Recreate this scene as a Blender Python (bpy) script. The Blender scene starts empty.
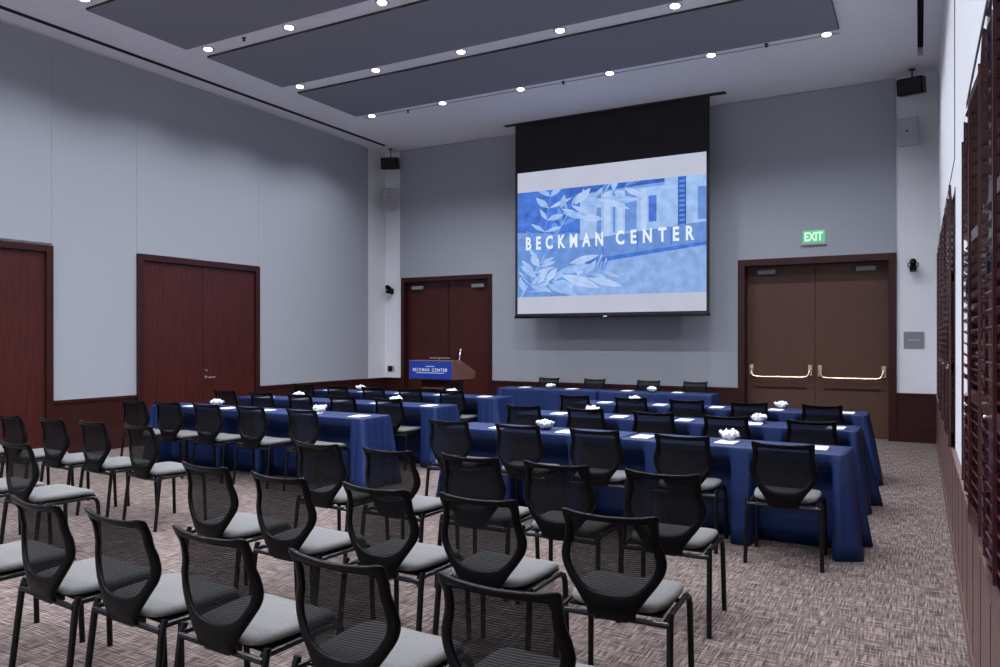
import bpy, bmesh, math, random
from mathutils import Vector, Matrix
PI = math.pi
random.seed(7)
S = bpy.context.scene
C = S.collection

# ------------------------------------------------------------------ camera
TH = math.atan2(420, 760)
cam_d = bpy.data.cameras.new('camera')
cam_d.sensor_width = 36
cam_d.lens = 27.36
cam_d.shift_y = 0.0055
cam_d.clip_start = 0.05
cam = bpy.data.objects.new('camera', cam_d)
cam.location = (0, 0, 1.55)
cam.rotation_euler = (PI/2, 0, TH)
C.objects.link(cam)
S.camera = cam
# ------------------------------------------------------------------ world, exposure
w = bpy.data.worlds.new('world')
w.use_nodes = True
w.node_tree.nodes['Background'].inputs[0].default_value = (0.5, 0.55, 0.7, 1)
w.node_tree.nodes['Background'].inputs[1].default_value = 0.05
S.world = w
S.view_settings.view_transform = 'Standard'
S.view_settings.look = 'None'
S.view_settings.gamma = 1
S.view_settings.use_curve_mapping = False
S.view_settings.exposure = 0.0
LAMP_W = 160         # each ceiling downlight
LAMP_COL = (0.86, 0.89, 1.0)

# ------------------------------------------------------------------ materials
def srgb(r, g, b):
    def f(c):
        c /= 255
        return c/12.92 if c <= .04045 else ((c+.055)/1.055)**2.4
    return (f(r), f(g), f(b), 1)
def mat(name, col, rough=.6, metal=0, noise=0, nscale=8, stretch=(1, 1, 1), bump=0, spec=.5, coat=0, sheen=0):
    m = bpy.data.materials.new(name); m.use_nodes = True
    nt = m.node_tree; b = nt.nodes['Principled BSDF']
    b.inputs['Base Color'].default_value = col
    b.inputs['Roughness'].default_value = rough
    b.inputs['Metallic'].default_value = metal
    b.inputs['Specular IOR Level'].default_value = spec
    b.inputs['Coat Weight'].default_value = coat
    b.inputs['Sheen Weight'].default_value = sheen
    tc = nt.nodes.new('ShaderNodeTexCoord'); mp = nt.nodes.new('ShaderNodeMapping')
    mp.inputs['Scale'].default_value = stretch
    nt.links.new(tc.outputs['Object'], mp.inputs[0])
    n = nt.nodes.new('ShaderNodeTexNoise'); n.inputs['Scale'].default_value = nscale
    n.inputs['Detail'].default_value = 4
    nt.links.new(mp.outputs[0], n.inputs['Vector'])
    if noise:
        r = nt.nodes.new('ShaderNodeValToRGB')
        r.color_ramp.elements[0].position = .3; r.color_ramp.elements[1].position = .7
        r.color_ramp.elements[0].color = tuple(c*(1-noise) for c in col[:3])+(1,)
        r.color_ramp.elements[1].color = tuple(min(1, c*(1+noise)) for c in col[:3])+(1,)
        nt.links.new(n.outputs[0], r.inputs[0]); nt.links.new(r.outputs[0], b.inputs['Base Color'])
    if bump:
        bp = nt.nodes.new('ShaderNodeBump'); bp.inputs['Strength'].default_value = bump
        bp.inputs['Distance'].default_value = .01
        nt.links.new(n.outputs[0], bp.inputs['Height']); nt.links.new(bp.outputs[0], b.inputs['Normal'])
    return m
def emis(name, col, k=1.0, noise=0, nscale=6, stretch=(1, 1, 1)):
    m = bpy.data.materials.new(name); m.use_nodes = True
    nt = m.node_tree; nt.nodes.clear()
    o = nt.nodes.new('ShaderNodeOutputMaterial'); e = nt.nodes.new('ShaderNodeEmission')
    e.inputs[0].default_value = col; e.inputs[1].default_value = k
    nt.links.new(e.outputs[0], o.inputs[0])
    if noise:
        tc = nt.nodes.new('ShaderNodeTexCoord'); mp = nt.nodes.new('ShaderNodeMapping')
        mp.inputs['Scale'].default_value = stretch
        n = nt.nodes.new('ShaderNodeTexNoise'); n.inputs['Scale'].default_value = nscale; n.inputs['Detail'].default_value = 6
        r = nt.nodes.new('ShaderNodeValToRGB')
        r.color_ramp.elements[0].position = .32; r.color_ramp.elements[1].position = .68
        r.color_ramp.elements[0].color = tuple(c*(1-noise) for c in col[:3])+(1,)
        r.color_ramp.elements[1].color = tuple(min(1, c*(1+noise)) for c in col[:3])+(1,)
        nt.links.new(tc.outputs['Object'], mp.inputs[0]); nt.links.new(mp.outputs[0], n.inputs['Vector'])
        nt.links.new(n.outputs[0], r.inputs[0]); nt.links.new(r.outputs[0], e.inputs[0])
    return m

M = {}
M['ceiling'] = mat('ceiling_paint', (.90, .91, .96, 1), .9, noise=.02)
M['white_wall'] = mat('white_wall_paint', (.76, .77, .79, 1), .85, noise=.02, nscale=3)
M['fabric_wall'] = mat('grey_fabric_wall', (.35, .367, .40, 1), .95, noise=.03, nscale=40, bump=.05)
M['ceiling_panel'] = mat('grey_acoustic_panel', (.25, .26, .305, 1), .95, noise=.05, nscale=60)
M['panel_edge'] = mat('dark_panel_edge', (.03, .03, .035, 1), .8)
M['mahogany'] = mat('mahogany_veneer', (.056, .010, .008, 1), .38, noise=.35, nscale=5, stretch=(9, 9, .7), spec=.4)
M['mahogany_dark'] = mat('mahogany_trim', (.034, .007, .006, 1), .35, noise=.3, nscale=5, stretch=(1, 1, 6), spec=.4)
M['wainscot'] = mat('mahogany_wainscot', (.034, .008, .007, 1), .35, noise=.3, nscale=4, stretch=(1, 1, 8), spec=.4)
M['shutter'] = mat('shutter_varnish', (.05, .011, .012, 1), .22, noise=.2, nscale=6, stretch=(4, 4, 1), spec=.5, coat=.2)
M['base_panel'] = mat('brown_base_panel', (.14, .075, .065, 1), .45, noise=.12, nscale=4, stretch=(2, 2, .6))  # wainscot wood with grazing light put into its lighter colour
M['brown_door'] = mat('brown_door_paint', (.085, .035, .021, 1), .55, noise=.06, nscale=4)
M['brass'] = mat('polished_brass', (.85, .66, .42, 1), .25, 1)
M['window_dark'] = mat('dark_window_glass', (.012, .010, .012, 1), .15, noise=.05)
M['metal'] = mat('satin_metal', (.55, .54, .52, 1), .35, 1)
M['black_metal'] = mat('black_tube_metal', (.004, .004, .005, 1), .28, 0, spec=.28)
M['black_plastic'] = mat('black_plastic', (.003, .003, .0035, 1), .32, spec=.13, noise=.1, nscale=40)
M['dark_void'] = mat('dark_slot', (.004, .004, .005, 1), .9)
M['seat'] = mat('grey_seat_fabric', (.155, .155, .148, 1), .95, noise=.12, nscale=120, bump=.2, sheen=.1)
M['cloth'] = mat('navy_tablecloth', (.0035, .0185, .092, 1), .5, noise=.10, nscale=30, bump=.05, spec=.45)
M['table'] = mat('table_laminate', (.3, .28, .25, 1), .6, noise=.05)
M['paper'] = mat('white_paper', (.85, .86, .88, 1), .8)
M['mint'] = mat('white_wrapper', (.88, .89, .92, 1), .5, noise=.05, nscale=40)
M['pale_grey'] = mat('pale_grey_plastic', (.37, .375, .39, 1), .6)
M['plate'] = mat('brushed_grey_plate', (.25, .255, .265, 1), .5, .2)
M['lectern_wood'] = mat('lectern_wood', (.16, .075, .05, 1), .45, noise=.2, nscale=5, stretch=(1, 1, 8))
M['sign_blue'] = mat('royal_blue_sign', (.010, .045, .33, 1), .5)
M['sign_white'] = mat('white_lettering', (.85, .87, .92, 1), .6)
M['screen_black'] = mat('black_screen_drop', (.008, .008, .011, 1), .75, noise=.3, nscale=3)
M['lamp'] = emis('lamp_glow', (.95, .96, 1, 1), 14)
M['screen_white'] = emis('screen_glow', srgb(188, 192, 210), 1, noise=.05, nscale=1.2)
M['letter_glow'] = emis('slide_letter_glow', srgb(232, 240, 252), 1)
M['exit_green'] = emis('exit_green_glow', srgb(105, 200, 150), 1)
M['exit_white'] = emis('exit_letter_glow', srgb(215, 255, 225), 1.1)
for n_, c_, k_ in (('slide_base', (122, 160, 222), .12), ('slide_deep', (76, 118, 208), .25), ('slide_mid', (108, 146, 212), .12),
                   ('slide_light', (158, 190, 238), .12), ('slide_pale', (180, 204, 243), .10), ('slide_lawn', (140, 172, 226), .16),
                   ('slide_dark', (62, 100, 190), .2), ('slide_leaf', (150, 185, 238), .15), ('slide_leaf_deep', (104, 150, 226), .2)):
    M[n_] = emis(n_, srgb(*c_), 1, noise=k_, nscale=7)

def glass_mat():
    m = mat('clear_bowl_glass', (.95, .97, 1, 1), .05)
    b = m.node_tree.nodes['Principled BSDF']
    b.inputs['Transmission Weight'].default_value = 1; b.inputs['IOR'].default_value = 1.3
    return m
M['glass'] = glass_mat()

def mesh_mat():
    m = bpy.data.materials.new('black_chair_mesh'); m.use_nodes = True
    nt = m.node_tree; b = nt.nodes['Principled BSDF']
    b.inputs['Base Color'].default_value = (.010, .010, .011, 1); b.inputs['Roughness'].default_value = .8; b.inputs['Specular IOR Level'].default_value = .1
    tc = nt.nodes.new('ShaderNodeTexCoord')
    wv = nt.nodes.new('ShaderNodeTexWave'); wv.bands_direction = 'Z'; wv.inputs['Scale'].default_value = 38
    nt.links.new(tc.outputs['Object'], wv.inputs[0])
    mr = nt.nodes.new('ShaderNodeMapRange'); mr.inputs['To Min'].default_value = .80; mr.inputs['To Max'].default_value = .96
    nt.links.new(wv.outputs['Fac'], mr.inputs['Value']); nt.links.new(mr.outputs[0], b.inputs['Alpha'])
    return m
M['mesh'] = mesh_mat()

def carpet_mat():
    m = bpy.data.materials.new('woven_carpet'); m.use_nodes = True
    nt = m.node_tree; b = nt.nodes['Principled BSDF']; b.inputs['Roughness'].default_value = 1
    b.inputs['Specular IOR Level'].default_value = .1
    tc = nt.nodes.new('ShaderNodeTexCoord')
    def streak(sc):
        mp = nt.nodes.new('ShaderNodeMapping'); mp.inputs['Scale'].default_value = sc
        nt.links.new(tc.outputs['Object'], mp.inputs[0])
        n = nt.nodes.new('ShaderNodeTexNoise'); n.inputs['Scale'].default_value = 1; n.inputs['Detail'].default_value = 1
        nt.links.new(mp.outputs[0], n.inputs['Vector']); return n
    a, c = streak((7, 105, 1)), streak((105, 7, 1))
    ch = nt.nodes.new('ShaderNodeTexChecker'); ch.inputs['Scale'].default_value = 13
    ch.inputs['Color1'].default_value = (0, 0, 0, 1); ch.inputs['Color2'].default_value = (1, 1, 1, 1)
    mp2 = nt.nodes.new('ShaderNodeMapping'); mp2.inputs['Location'].default_value = (.03, .03, .037)
    nt.links.new(tc.outputs['Object'], mp2.inputs[0]); nt.links.new(mp2.outputs[0], ch.inputs['Vector'])
    mx = nt.nodes.new('ShaderNodeMix'); mx.data_type = 'FLOAT'
    nt.links.new(ch.outputs['Color'], mx.inputs['Factor'])
    for s_, (p_, q_) in ((2, (a, c)), (3, (c, a))):
        m2 = nt.nodes.new('ShaderNodeMix'); m2.data_type = 'FLOAT'; m2.inputs['Factor'].default_value = .33
        nt.links.new(p_.outputs[0], m2.inputs[2]); nt.links.new(q_.outputs[0], m2.inputs[3]); nt.links.new(m2.outputs[0], mx.inputs[s_])
    r = nt.nodes.new('ShaderNodeValToRGB')
    e = r.color_ramp.elements
    e[0].position = .38; e[0].color = (.062, .046, .041, 1)
    e[1].position = .64; e[1].color = (.30, .24, .213, 1)
    x = e.new(.5); x.color = (.145, .112, .101, 1)
    nt.links.new(mx.outputs[0], r.inputs[0]); nt.links.new(r.outputs[0], b.inputs['Base Color'])
    bp = nt.nodes.new('ShaderNodeBump'); bp.inputs['Strength'].default_value = .3; bp.inputs['Distance'].default_value = .004
    nt.links.new(mx.outputs[0], bp.inputs['Height']); nt.links.new(bp.outputs[0], b.inputs['Normal'])
    return m
M['carpet'] = carpet_mat()

# ------------------------------------------------------------------ mesh helpers
class MB:
    def __init__(s): s.bm = bmesh.new(); s.mi = 0
    def _mi(s, fs, mi):
        for f in fs: f.material_index = mi
    def box(s, x0, x1, y0, y1, z0, z1, mi=0, mtx=None):
        P = [(x, y, z) for x in (x0, x1) for y in (y0, y1) for z in (z0, z1)]
        v = [s.bm.verts.new((mtx @ Vector(p)) if mtx else p) for p in P]
        fs = [s.bm.faces.new([v[i] for i in q]) for q in ((0, 1, 3, 2), (4, 6, 7, 5), (0, 4, 5, 1), (2, 3, 7, 6), (0, 2, 6, 4), (1, 5, 7, 3))]
        s._mi(fs, mi); return s
    def prism(s, pts, axis, a, b, mi=0):
        def mk(p, t):
            return {'x': (t, p[0], p[1]), 'y': (p[0], t, p[1]), 'z': (p[0], p[1], t)}[axis]
        A = [s.bm.verts.new(mk(p, a)) for p in pts]; B = [s.bm.verts.new(mk(p, b)) for p in pts]
        fs = [s.bm.faces.new(A), s.bm.faces.new(B[::-1])]
        n = len(pts)
        for i in range(n): fs.append(s.bm.faces.new([A[i], B[i], B[(i+1) % n], A[(i+1) % n]]))
        s._mi(fs, mi); return s
    def tube(s, pts, r, seg=8, mi=0, sx=1.0):
        pts = [Vector(p) for p in pts]; rings = []
        for i, p in enumerate(pts):
            t = (pts[min(i+1, len(pts)-1)]-pts[max(i-1, 0)]).normalized()
            ref = Vector((0, 1, 0)) if abs(t.y) < .9 else Vector((0, 0, 1))
            u = t.cross(ref).normalized(); v = t.cross(u).normalized()
            rr = r[i] if isinstance(r, (list, tuple)) else r
            rings.append([s.bm.verts.new(p+u*(math.cos(2*PI*k/seg)*rr*sx)+v*(math.sin(2*PI*k/seg)*rr)) for k in range(seg)])
        fs = []
        for a, b in zip(rings, rings[1:]):
            for k in range(seg): fs.append(s.bm.faces.new([a[k], a[(k+1) % seg], b[(k+1) % seg], b[k]]))
        fs.append(s.bm.faces.new(rings[0][::-1])); fs.append(s.bm.faces.new(rings[-1]))
        s._mi(fs, mi); return s
    def lathe(s, prof, cx=0, cy=0, z0=0, seg=20, mi=0, mtx=None):
        rings = []
        for r, z in prof:
            ring = []
            for k in range(seg):
                p = Vector((cx+math.cos(2*PI*k/seg)*r, cy+math.sin(2*PI*k/seg)*r, z0+z))
                ring.append(s.bm.verts.new(mtx @ p if mtx else p))
            rings.append(ring)
        fs = []
        for a, b in zip(rings, rings[1:]):
            for k in range(seg): fs.append(s.bm.faces.new([a[k], a[(k+1) % seg], b[(k+1) % seg], b[k]]))
        fs.append(s.bm.faces.new(rings[0][::-1])); fs.append(s.bm.faces.new(rings[-1]))
        s._mi(fs, mi); return s
    def face(s, pts, mi=0):
        f = s.bm.faces.new([s.bm.verts.new(p) for p in pts]); f.material_index = mi; return s
    def build(s, name, ms, parent=None, smooth=False, bevel=0, bseg=2, subsurf=0, angle=None):
        bmesh.ops.recalc_face_normals(s.bm, faces=s.bm.faces)
        me = bpy.data.meshes.new(name); s.bm.to_mesh(me); s.bm.free()
        for m in (ms if isinstance(ms, (list, tuple)) else [ms]): me.materials.append(m)
        if smooth:
            for p in me.polygons: p.use_smooth = True
            if angle: me.set_sharp_from_angle(angle=angle)
        o = bpy.data.objects.new(name, me); C.objects.link(o)
        if parent: o.parent = parent
        if bevel:
            md = o.modifiers.new('bevel', 'BEVEL'); md.width = bevel; md.segments = bseg; md.limit_method = 'ANGLE'
        if subsurf:
            md = o.modifiers.new('sub', 'SUBSURF'); md.levels = subsurf; md.render_levels = subsurf
        return o
def tag(o, label, cat, group=None, kind=None):
    if label: o['label'] = label
    if cat: o['category'] = cat
    if group: o['group'] = group
    if kind: o['kind'] = kind
    return o
def struct(o, label=None, cat=None):
    o['kind'] = 'structure'
    if label: o['label'] = label
    if cat: o['category'] = cat
    return o
def thing(name, label, cat, loc=(0, 0, 0), rz=0, group=None):
    o = bpy.data.objects.new(name, None); C.objects.link(o)
    o.empty_display_size = .1
    o.location = loc; o.rotation_euler = (0, 0, rz)
    return tag(o, label, cat, group)
def copy_tree(o, parent=None):
    c = o.copy(); C.objects.link(c)
    if parent: c.parent = parent
    for ch in list(o.children): copy_tree(ch, c)
    return c
def text_mesh(name, body, ms, parent, x0, x1, z0, z1, y, depth=.004, spacing=1.0, bold=0.0, axis='y'):
    cu = bpy.data.curves.new(name, 'FONT'); cu.body = body; cu.space_character = spacing
    cu.offset = bold; cu.extrude = .01; cu.resolution_u = 3
    t = bpy.data.objects.new(name+'_tmp', cu); C.objects.link(t)
    dg = bpy.context.evaluated_depsgraph_get(); dg.update()
    me = bpy.data.meshes.new_from_object(t.evaluated_get(dg)); bpy.data.objects.remove(t)
    me.name = name
    xs = [v.co.x for v in me.vertices]; ys = [v.co.y for v in me.vertices]
    ax, bx, ay, by = min(xs), max(xs), min(ys), max(ys)
    for v in me.vertices:
        v.co = Vector((x0+(v.co.x-ax)/(bx-ax)*(x1-x0), y+(-v.co.z/.01)*depth/2, z0+(v.co.y-ay)/(by-ay)*(z1-z0)))
    me.materials.clear(); me.materials.append(ms)
    for p in me.polygons: p.material_index = 0
    o = bpy.data.objects.new(name, me); C.objects.link(o); o.parent = parent
    return o

# ------------------------------------------------------------------ the room
XL, XR, YB, YF, H = -9.98, .235, 13.0, -2.6, 5.5
struct(MB().box(XL-.3, XR+.3, YF-.3, YB+.5, -.12, 0).build('floor', M['carpet']), 'brown and mauve woven carpet', 'floor')
cb = MB()
cb.box(XL-.3, -9.60, YF-.3, YB+.3, H, H+.2)
cb.box(-9.60, -9.54, 12.44, YB+.3, H, H+.2)
cb.box(-9.54, -.03, YF-.3, YB+.3, H, H+.2)
cb.box(-.03, .04, 12.12, YB+.3, H, H+.2)
cb.box(.04, XR+.3, YF-.3, YB+.3, H, H+.2)
cb.box(-9.62, -9.52, YF-.3, 12.46, H+.12, H+.2, 1)
cb.box(-.05, .06, YF-.3, 12.14, H+.12, H+.2, 1)
struct(cb.build('ceiling', [M['ceiling'], M['dark_void']]), 'white ceiling with long dark air slots', 'ceiling')
# back wall with the two door openings
bw = MB()
D3 = (-9.54, -7.34, 2.83); D4 = (-2.65, -.31, 2.86)
for a, b, z0, z1 in ((XL-.3, D3[0], 0, H), (D3[0], D3[1], D3[2], H), (D3[1], D4[0], 0, H), (D4[0], D4[1], D4[2], H), (D4[1], XR+.3, 0, H)):
    bw.box(a, b, YB, YB+.3, z0, z1)
bw.box(D3[0], D3[1], YB+.28, YB+.3, 0, D3[2]).box(D4[0], D4[1], YB+.28, YB+.3, 0, D4[2])
struct(bw.build('wall_back', M['white_wall']), 'white painted wall behind the projection screen', 'wall')
fp = MB()
for a, b, z0, z1 in ((-9.57, D3[1], D3[2], 5.49), (D3[1], D4[0], .74, 5.49), (D4[0], -.32, D4[2], 5.49)):
    fp.box(a, b, YB-.03, YB, z0, z1)
struct(fp.build('trim_1', M['fabric_wall']), 'grey fabric wall covering around the screen', 'wall covering')
struct(MB().box(XL-.3, XL, YF, YB, 0, H).build('wall_left', M['white_wall']), 'white painted wall on the left', 'wall')
lp = MB()
edges = [YF+.05, .3, 3.55, 5.87, 7.10, 9.42, 12.39]
tops = {3.55: 2.8, 7.10: 2.8}
for a, b in zip(edges, edges[1:]):
    lp.box(XL, XL+.03, a+.0015, b-.0015, tops.get(a, .74), 5.48)
struct(lp.build('trim_2', M['fabric_wall']), 'grey fabric covering over the left wall', 'wall covering')
struct(MB().box(XR, XR+.3, YF, YB, 0, H).build('wall_right', M['white_wall']), 'white painted wall above the wooden shutters', 'wall')
struct(MB().box(XL-.3, XR+.3, YF-.3, YF, 0, H).build('wall_rear', M['white_wall']), 'white wall behind the seats', 'wall')

# wainscots: flat board with cap rail and skirting
def wains_y(name, spans, y, sgn):     # runs along x, proud of the wall at y
    m = MB()
    for a, b in spans:
        m.box(a, b, y-.03, y, 0, .70).box(a, b, y-.045, y, .70, .735).box(a, b, y-.04, y, 0, .12)
    return struct(m.build(name, M['wainscot']), 'dark mahogany wainscot', 'wainscot')
wains_y('trim_3', ((XL, D3[0]), (D3[1], D4[0]), (D4[1], XR)), YB, -1)
m = MB()
for a, b in ((YF, 3.55), (5.87, 7.10), (9.42, YB)):
    m.box(XL, XL+.03, a, b, 0, .70).box(XL, XL+.045, a, b, .70, .735).box(XL, XL+.04, a, b, 0, .12)
struct(m.build('trim_4', M['wainscot']), 'dark mahogany wainscot along the left wall', 'wainscot')
m = MB()
m.box(XR-.022, XR, YF, YB-.05, 0, .70)
for k in range(28):
    y = 12.6-k*.5
    m.box(XR-.024, XR-.018, y, y+.012, .10, .70, 1)
m.box(XR-.028, XR, YF, YB-.05, 0, .09)
struct(m.build('trim_5', [M['base_panel'], M['panel_edge']]), 'brown panelled base below the shutters', 'wainscot')
m = MB()
m.box(XR-.03, XR, YF, YB-.05, .70, .725)
struct(m.build('trim_6', M['base_panel']), 'brown sill ledge below the shutters', 'sill')
# joint reveals in the right wall above the shutters
m = MB()
m.box(XR-.004, XR+.002, 6.79, 12.0, 2.93, 2.945).box(XR-.004, XR+.002, -1.0, 5.1, 2.87, 2.90)
m.box(XR-.004, XR+.002, 6.79, 6.85, 2.93, H)
struct(m.build('trim_7', M['dark_void']), 'dark reveal joints in the white wall above the shutters', 'joint')

struct(MB().box(-9.615, -9.525, YF, 12.45, H-.004, H+.15).build('trim_10', M['dark_void']), 'long black air slot in the ceiling along the left wall', 'slot')  # dark box stands in for the shade inside the slot
# ------------------------------------------------------------------ ceiling panels, screen slot
for i, (y0, y1) in enumerate(((9.07, 10.50), (7.31, 8.72), (5.55, 6.96), (3.79, 5.20), (2.03, 3.44), (.27, 1.68))):
    o = MB().box(-8.70, -.90, y0, y1, H-.032, H, 0).box(-8.705, -.895, y0-.005, y1+.005, H-.028, H-.001, 1).build('acoustic_ceiling_panel', [M['ceiling_panel'], M['panel_edge']])
    tag(o, ['grey acoustic ceiling panel closest to the projection screen', 'middle grey acoustic ceiling panel, second from the screen',
            'grey acoustic ceiling panel, third from the screen, cut by the top of the photo', 'grey acoustic ceiling panel, fourth from the screen',
            'grey acoustic ceiling panel, fifth from the screen', 'grey acoustic ceiling panel farthest from the screen'][i], 'ceiling panel', 'grey acoustic ceiling panels')
m = MB().box(-6.75, -2.72, 12.33, 12.47, H-.006, H)
struct(m.build('trim_8', M['panel_edge']), 'dark ceiling slot of the projection screen', 'slot')
m = MB().box(-8.7, -.9, 10.70, 10.712, H-.004, H)
struct(m.build('trim_9', M['panel_edge']), 'thin dark line along the last lamp track', 'joint')

# downlights
LX = (-8.48, -6.99, -5.52, -4.03, -2.54, -1.06)
LY = (10.66, 8.88, 7.13, 5.38, 3.62, 1.86, .1, -1.66)  # last row is unseen, added behind the camera for more bounce light
first = None
rown = ['row nearest the screen', 'second row from the screen', 'third row from the screen', 'fourth row from the screen', 'fifth row from the screen', 'sixth row from the screen', 'seventh row from the screen', 'row farthest from the screen']
coln = ['leftmost', 'second from the left', 'third from the left', 'fourth from the left', 'fifth from the left', 'rightmost']
ld = bpy.data.lights.new('downlight_beam', 'SPOT')
ld.energy = LAMP_W; ld.color = LAMP_COL; ld.spot_size = math.radians(136); ld.spot_blend = .6; ld.shadow_soft_size = .05
for j, y in enumerate(LY):
    for i, x in enumerate(LX):
        lab = 'round recessed ceiling downlight, %s in the %s' % (coln[i], rown[j])
        if first is None:
            t = thing('ceiling_downlight', lab, 'downlight', (x, y, H), 0, 'recessed ceiling downlights')
            ring = [(.052, -.004), (.075, -.006), (.082, 0), (.052, 0)]
            MB().lathe([(.057, -.008), (.080, -.008), (.086, -.001), (.050, -.001)], seg=24).build('trim_ring', M['metal'], t, smooth=True, angle=.5)
            MB().lathe([(.001, -.016), (.052, -.016), (.056, -.009), (.001, -.0085)], seg=24).build('lens', M['lamp'], t)
            l = bpy.data.objects.new('beam', ld); C.objects.link(l); l.parent = t; l.location = (0, 0, -.03)
            first = t
        else:
            t = copy_tree(first); t.location = (x, y, H); t['label'] = lab
# sprinklers on the tracks
def sprinkler(x, y, lab):
    t = MB().lathe([(.03, 0), (.03, -.006), (.012, -.008), (.012, -.035), (.022, -.037), (.022, -.041), (.002, -.042)], x, y, H, 12).build('sprinkler_head', M['black_metal'])
    tag(t, lab, 'sprinkler', 'sprinkler heads on the lamp tracks')
for x, y, n_ in ((-7.76, 7.10, 'left'), (-7.74, 10.72, 'leftmost on the track nearest the screen'), (-4.79, 10.68, 'on the track above the screen'), (-1.80, 10.63, 'on the track toward the exit doors')):
    sprinkler(x, y, 'small black sprinkler head under the ceiling, ' + ('on the third lamp track from the screen' if n_ == 'left' else n_))

# ------------------------------------------------------------------ doors
def handle_lever(parent, x, y, z, rz, s=1, ms='metal', name='door_handle'):
    R = Matrix.Translation((x, y, z)) @ Matrix.Rotation(rz, 4, 'Z')
    m = MB()
    m.tube([R @ Vector((0, 0, 0)), R @ Vector((0, -.06, 0)), R @ Vector((.02*s, -.065, 0)), R @ Vector((.13*s, -.06, 0))], .011)
    m.lathe([(.028, 0), (.028, .012), (.002, .013)], mtx=R @ Matrix.Rotation(PI/2, 4, 'X'))
    o = m.build(name, M[ms], parent, smooth=True, angle=.6)
    m = MB().lathe([(.02, 0), (.02, .02), (.002, .021)], mtx=R @ Matrix.Translation((0, 0, .11)) @ Matrix.Rotation(PI/2, 4, 'X'))
    m.build('lock_cylinder', M[ms], parent, smooth=True, angle=.6)
def frame_y(x0, x1, zt, y0, y1, wd, parent):       # door lining in the back wall
    m = MB()
    m.box(x0, x0+wd, y0, y1, 0, zt).box(x1-wd, x1, y0, y1, 0, zt).box(x0+wd, x1-wd, y0, y1, zt-wd, zt)
    m.build('door_frame', M['mahogany_dark'], parent, bevel=.004)
# door 4 (right, exit)
t = struct(thing('door_4', 'brown double door with brass push bars under the green exit sign', 'door', (0, 0, 0)))
frame_y(D4[0], D4[1], D4[2], YB-.045, YB+.27, .11, t)
xa, xm, xb, zt = -2.54, -1.48, -.42, 2.75
for s, (a, b) in ((1, (xa, xm-.004)), (-1, (xm+.004, xb))):
    leaf = MB().box(a, b, YB+.20, YB+.25, .01, zt).build('door_leaf', M['brown_door'], t, bevel=.003)
    m = MB()       # bar with upturned curved ends
    x0, x1 = a+.07, b-.07; y = YB+.20
    z = .93
    m.tube([(x0, y, z+.13), (x0, y-.07, z+.12), (x0+.015, y-.09, z+.05), (x0+.05, y-.095, z+.01), (x0+.12, y-.095, z), (x1-.12, y-.095, z), (x1-.05, y-.095, z+.01), (x1-.015, y-.09, z+.05), (x1, y-.07, z+.12), (x1, y, z+.13)], .016, 8)
    m.box(x0-.03, x0+.03, y-.03, y, z+.02, z+.2).box(x1-.03, x1+.03, y-.03, y, z+.02, z+.2)
    m.build('push_bar', M['brass'], leaf, smooth=True, angle=.7)
    MB().box(a+.12, b-.12, y-.008, y, .73, .77).build('kick_rail', M['mahogany_dark'], leaf, bevel=.003)
    cx = a+.32 if s == 1 else b-.32
    MB().box(cx-.14, cx+.14, y-.07, y, zt-.13, zt-.06).build('door_closer', M['plate'], leaf, bevel=.006)
# door 3 (left, behind the lectern)
t = struct(thing('door_3', 'dark red mahogany double door behind the lectern', 'door', (0, 0, 0)))
frame_y(D3[0], D3[1], D3[2], YB-.045, YB+.2, .09, t)
for s, (a, b) in ((1, (-9.45, -8.445)), (-1, (-8.435, -7.43))):
    leaf = MB().box(a, b, YB+.09, YB+.14, .01, 2.74).build('door_leaf', M['mahogany'], t, bevel=.003)
    cx = a+.28 if s == 1 else b-.28
    MB().box(cx-.14, cx+.14, YB+.02, YB+.09, 2.58, 2.65).build('door_closer', M['plate'], leaf, bevel=.006)
MB().box(-8.46, -8.42, YB+.075, YB+.092, .01, 2.74).build('meeting_strip', M['mahogany_dark'], t)
handle_lever(t, -8.35, YB+.09, .95, 0)
# left wall doors
def side_door(name, label, y0, y1, zt):
    t = struct(thing(name, label, 'door'))
    wd = .09
    m = MB()
    m.box(XL, XL+.075, y0, y0+wd, 0, zt).box(XL, XL+.075, y1-wd, y1, 0, zt).box(XL, XL+.075, y0+wd, y1-wd, zt-wd, zt)
    m.build('door_frame', M['mahogany_dark'], t, bevel=.004)
    ym = (y0+y1)/2
    for a, b in ((y0+wd, ym-.003), (ym+.003, y1-wd)):
        MB().box(XL+.001, XL+.035, a, b, .01, zt-wd-.004).build('door_leaf', M['mahogany'], t, bevel=.002)
    handle_lever(t, XL+.035, ym+.06, .94, PI/2)
    return t
side_door('door_2', 'flush dark red double door in the left wall, nearer the screen', 7.10, 9.42, 2.79)
side_door('door_1', 'flush dark red double door at the left edge of the photo', 3.55, 5.87, 2.77)

# ------------------------------------------------------------------ projection screen
YS = 12.40
SX0, SX1, SZ0, SZ1 = -6.48, -3.03, 2.01, 4.59
t = thing('projection_screen', 'large projection screen showing a blue campus slide, hanging from the ceiling', 'screen', ((SX0+SX1)/2, YS, 1.95))
def sub(o):  # keep world geometry under an Empty placed at the thing's base
    o.matrix_parent_inverse = Matrix.Translation(-Vector(t.location)); return o
sub(MB().box(-6.53, -2.98, YS, YS+.012, 1.97, 5.495).build('screen_fabric', M['screen_black'], t))
wp = sub(MB().box(SX0, SX1, YS-.004, YS, SZ0, SZ1).build('projected_slide', M['screen_white'], t))
def P(fx, fz):                      # fraction of the picture -> world x, z
    return (SX0+fx*(SX1-SX0), PZ0+fz*(PZ1-PZ0))
PZ1 = SZ1-.14*(SZ1-SZ0); PZ0 = SZ0+.118*(SZ1-SZ0)
names = ['slide_base', 'slide_deep', 'slide_mid', 'slide_light', 'slide_pale', 'slide_lawn', 'slide_dark', 'slide_leaf', 'slide_leaf_deep']
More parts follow.
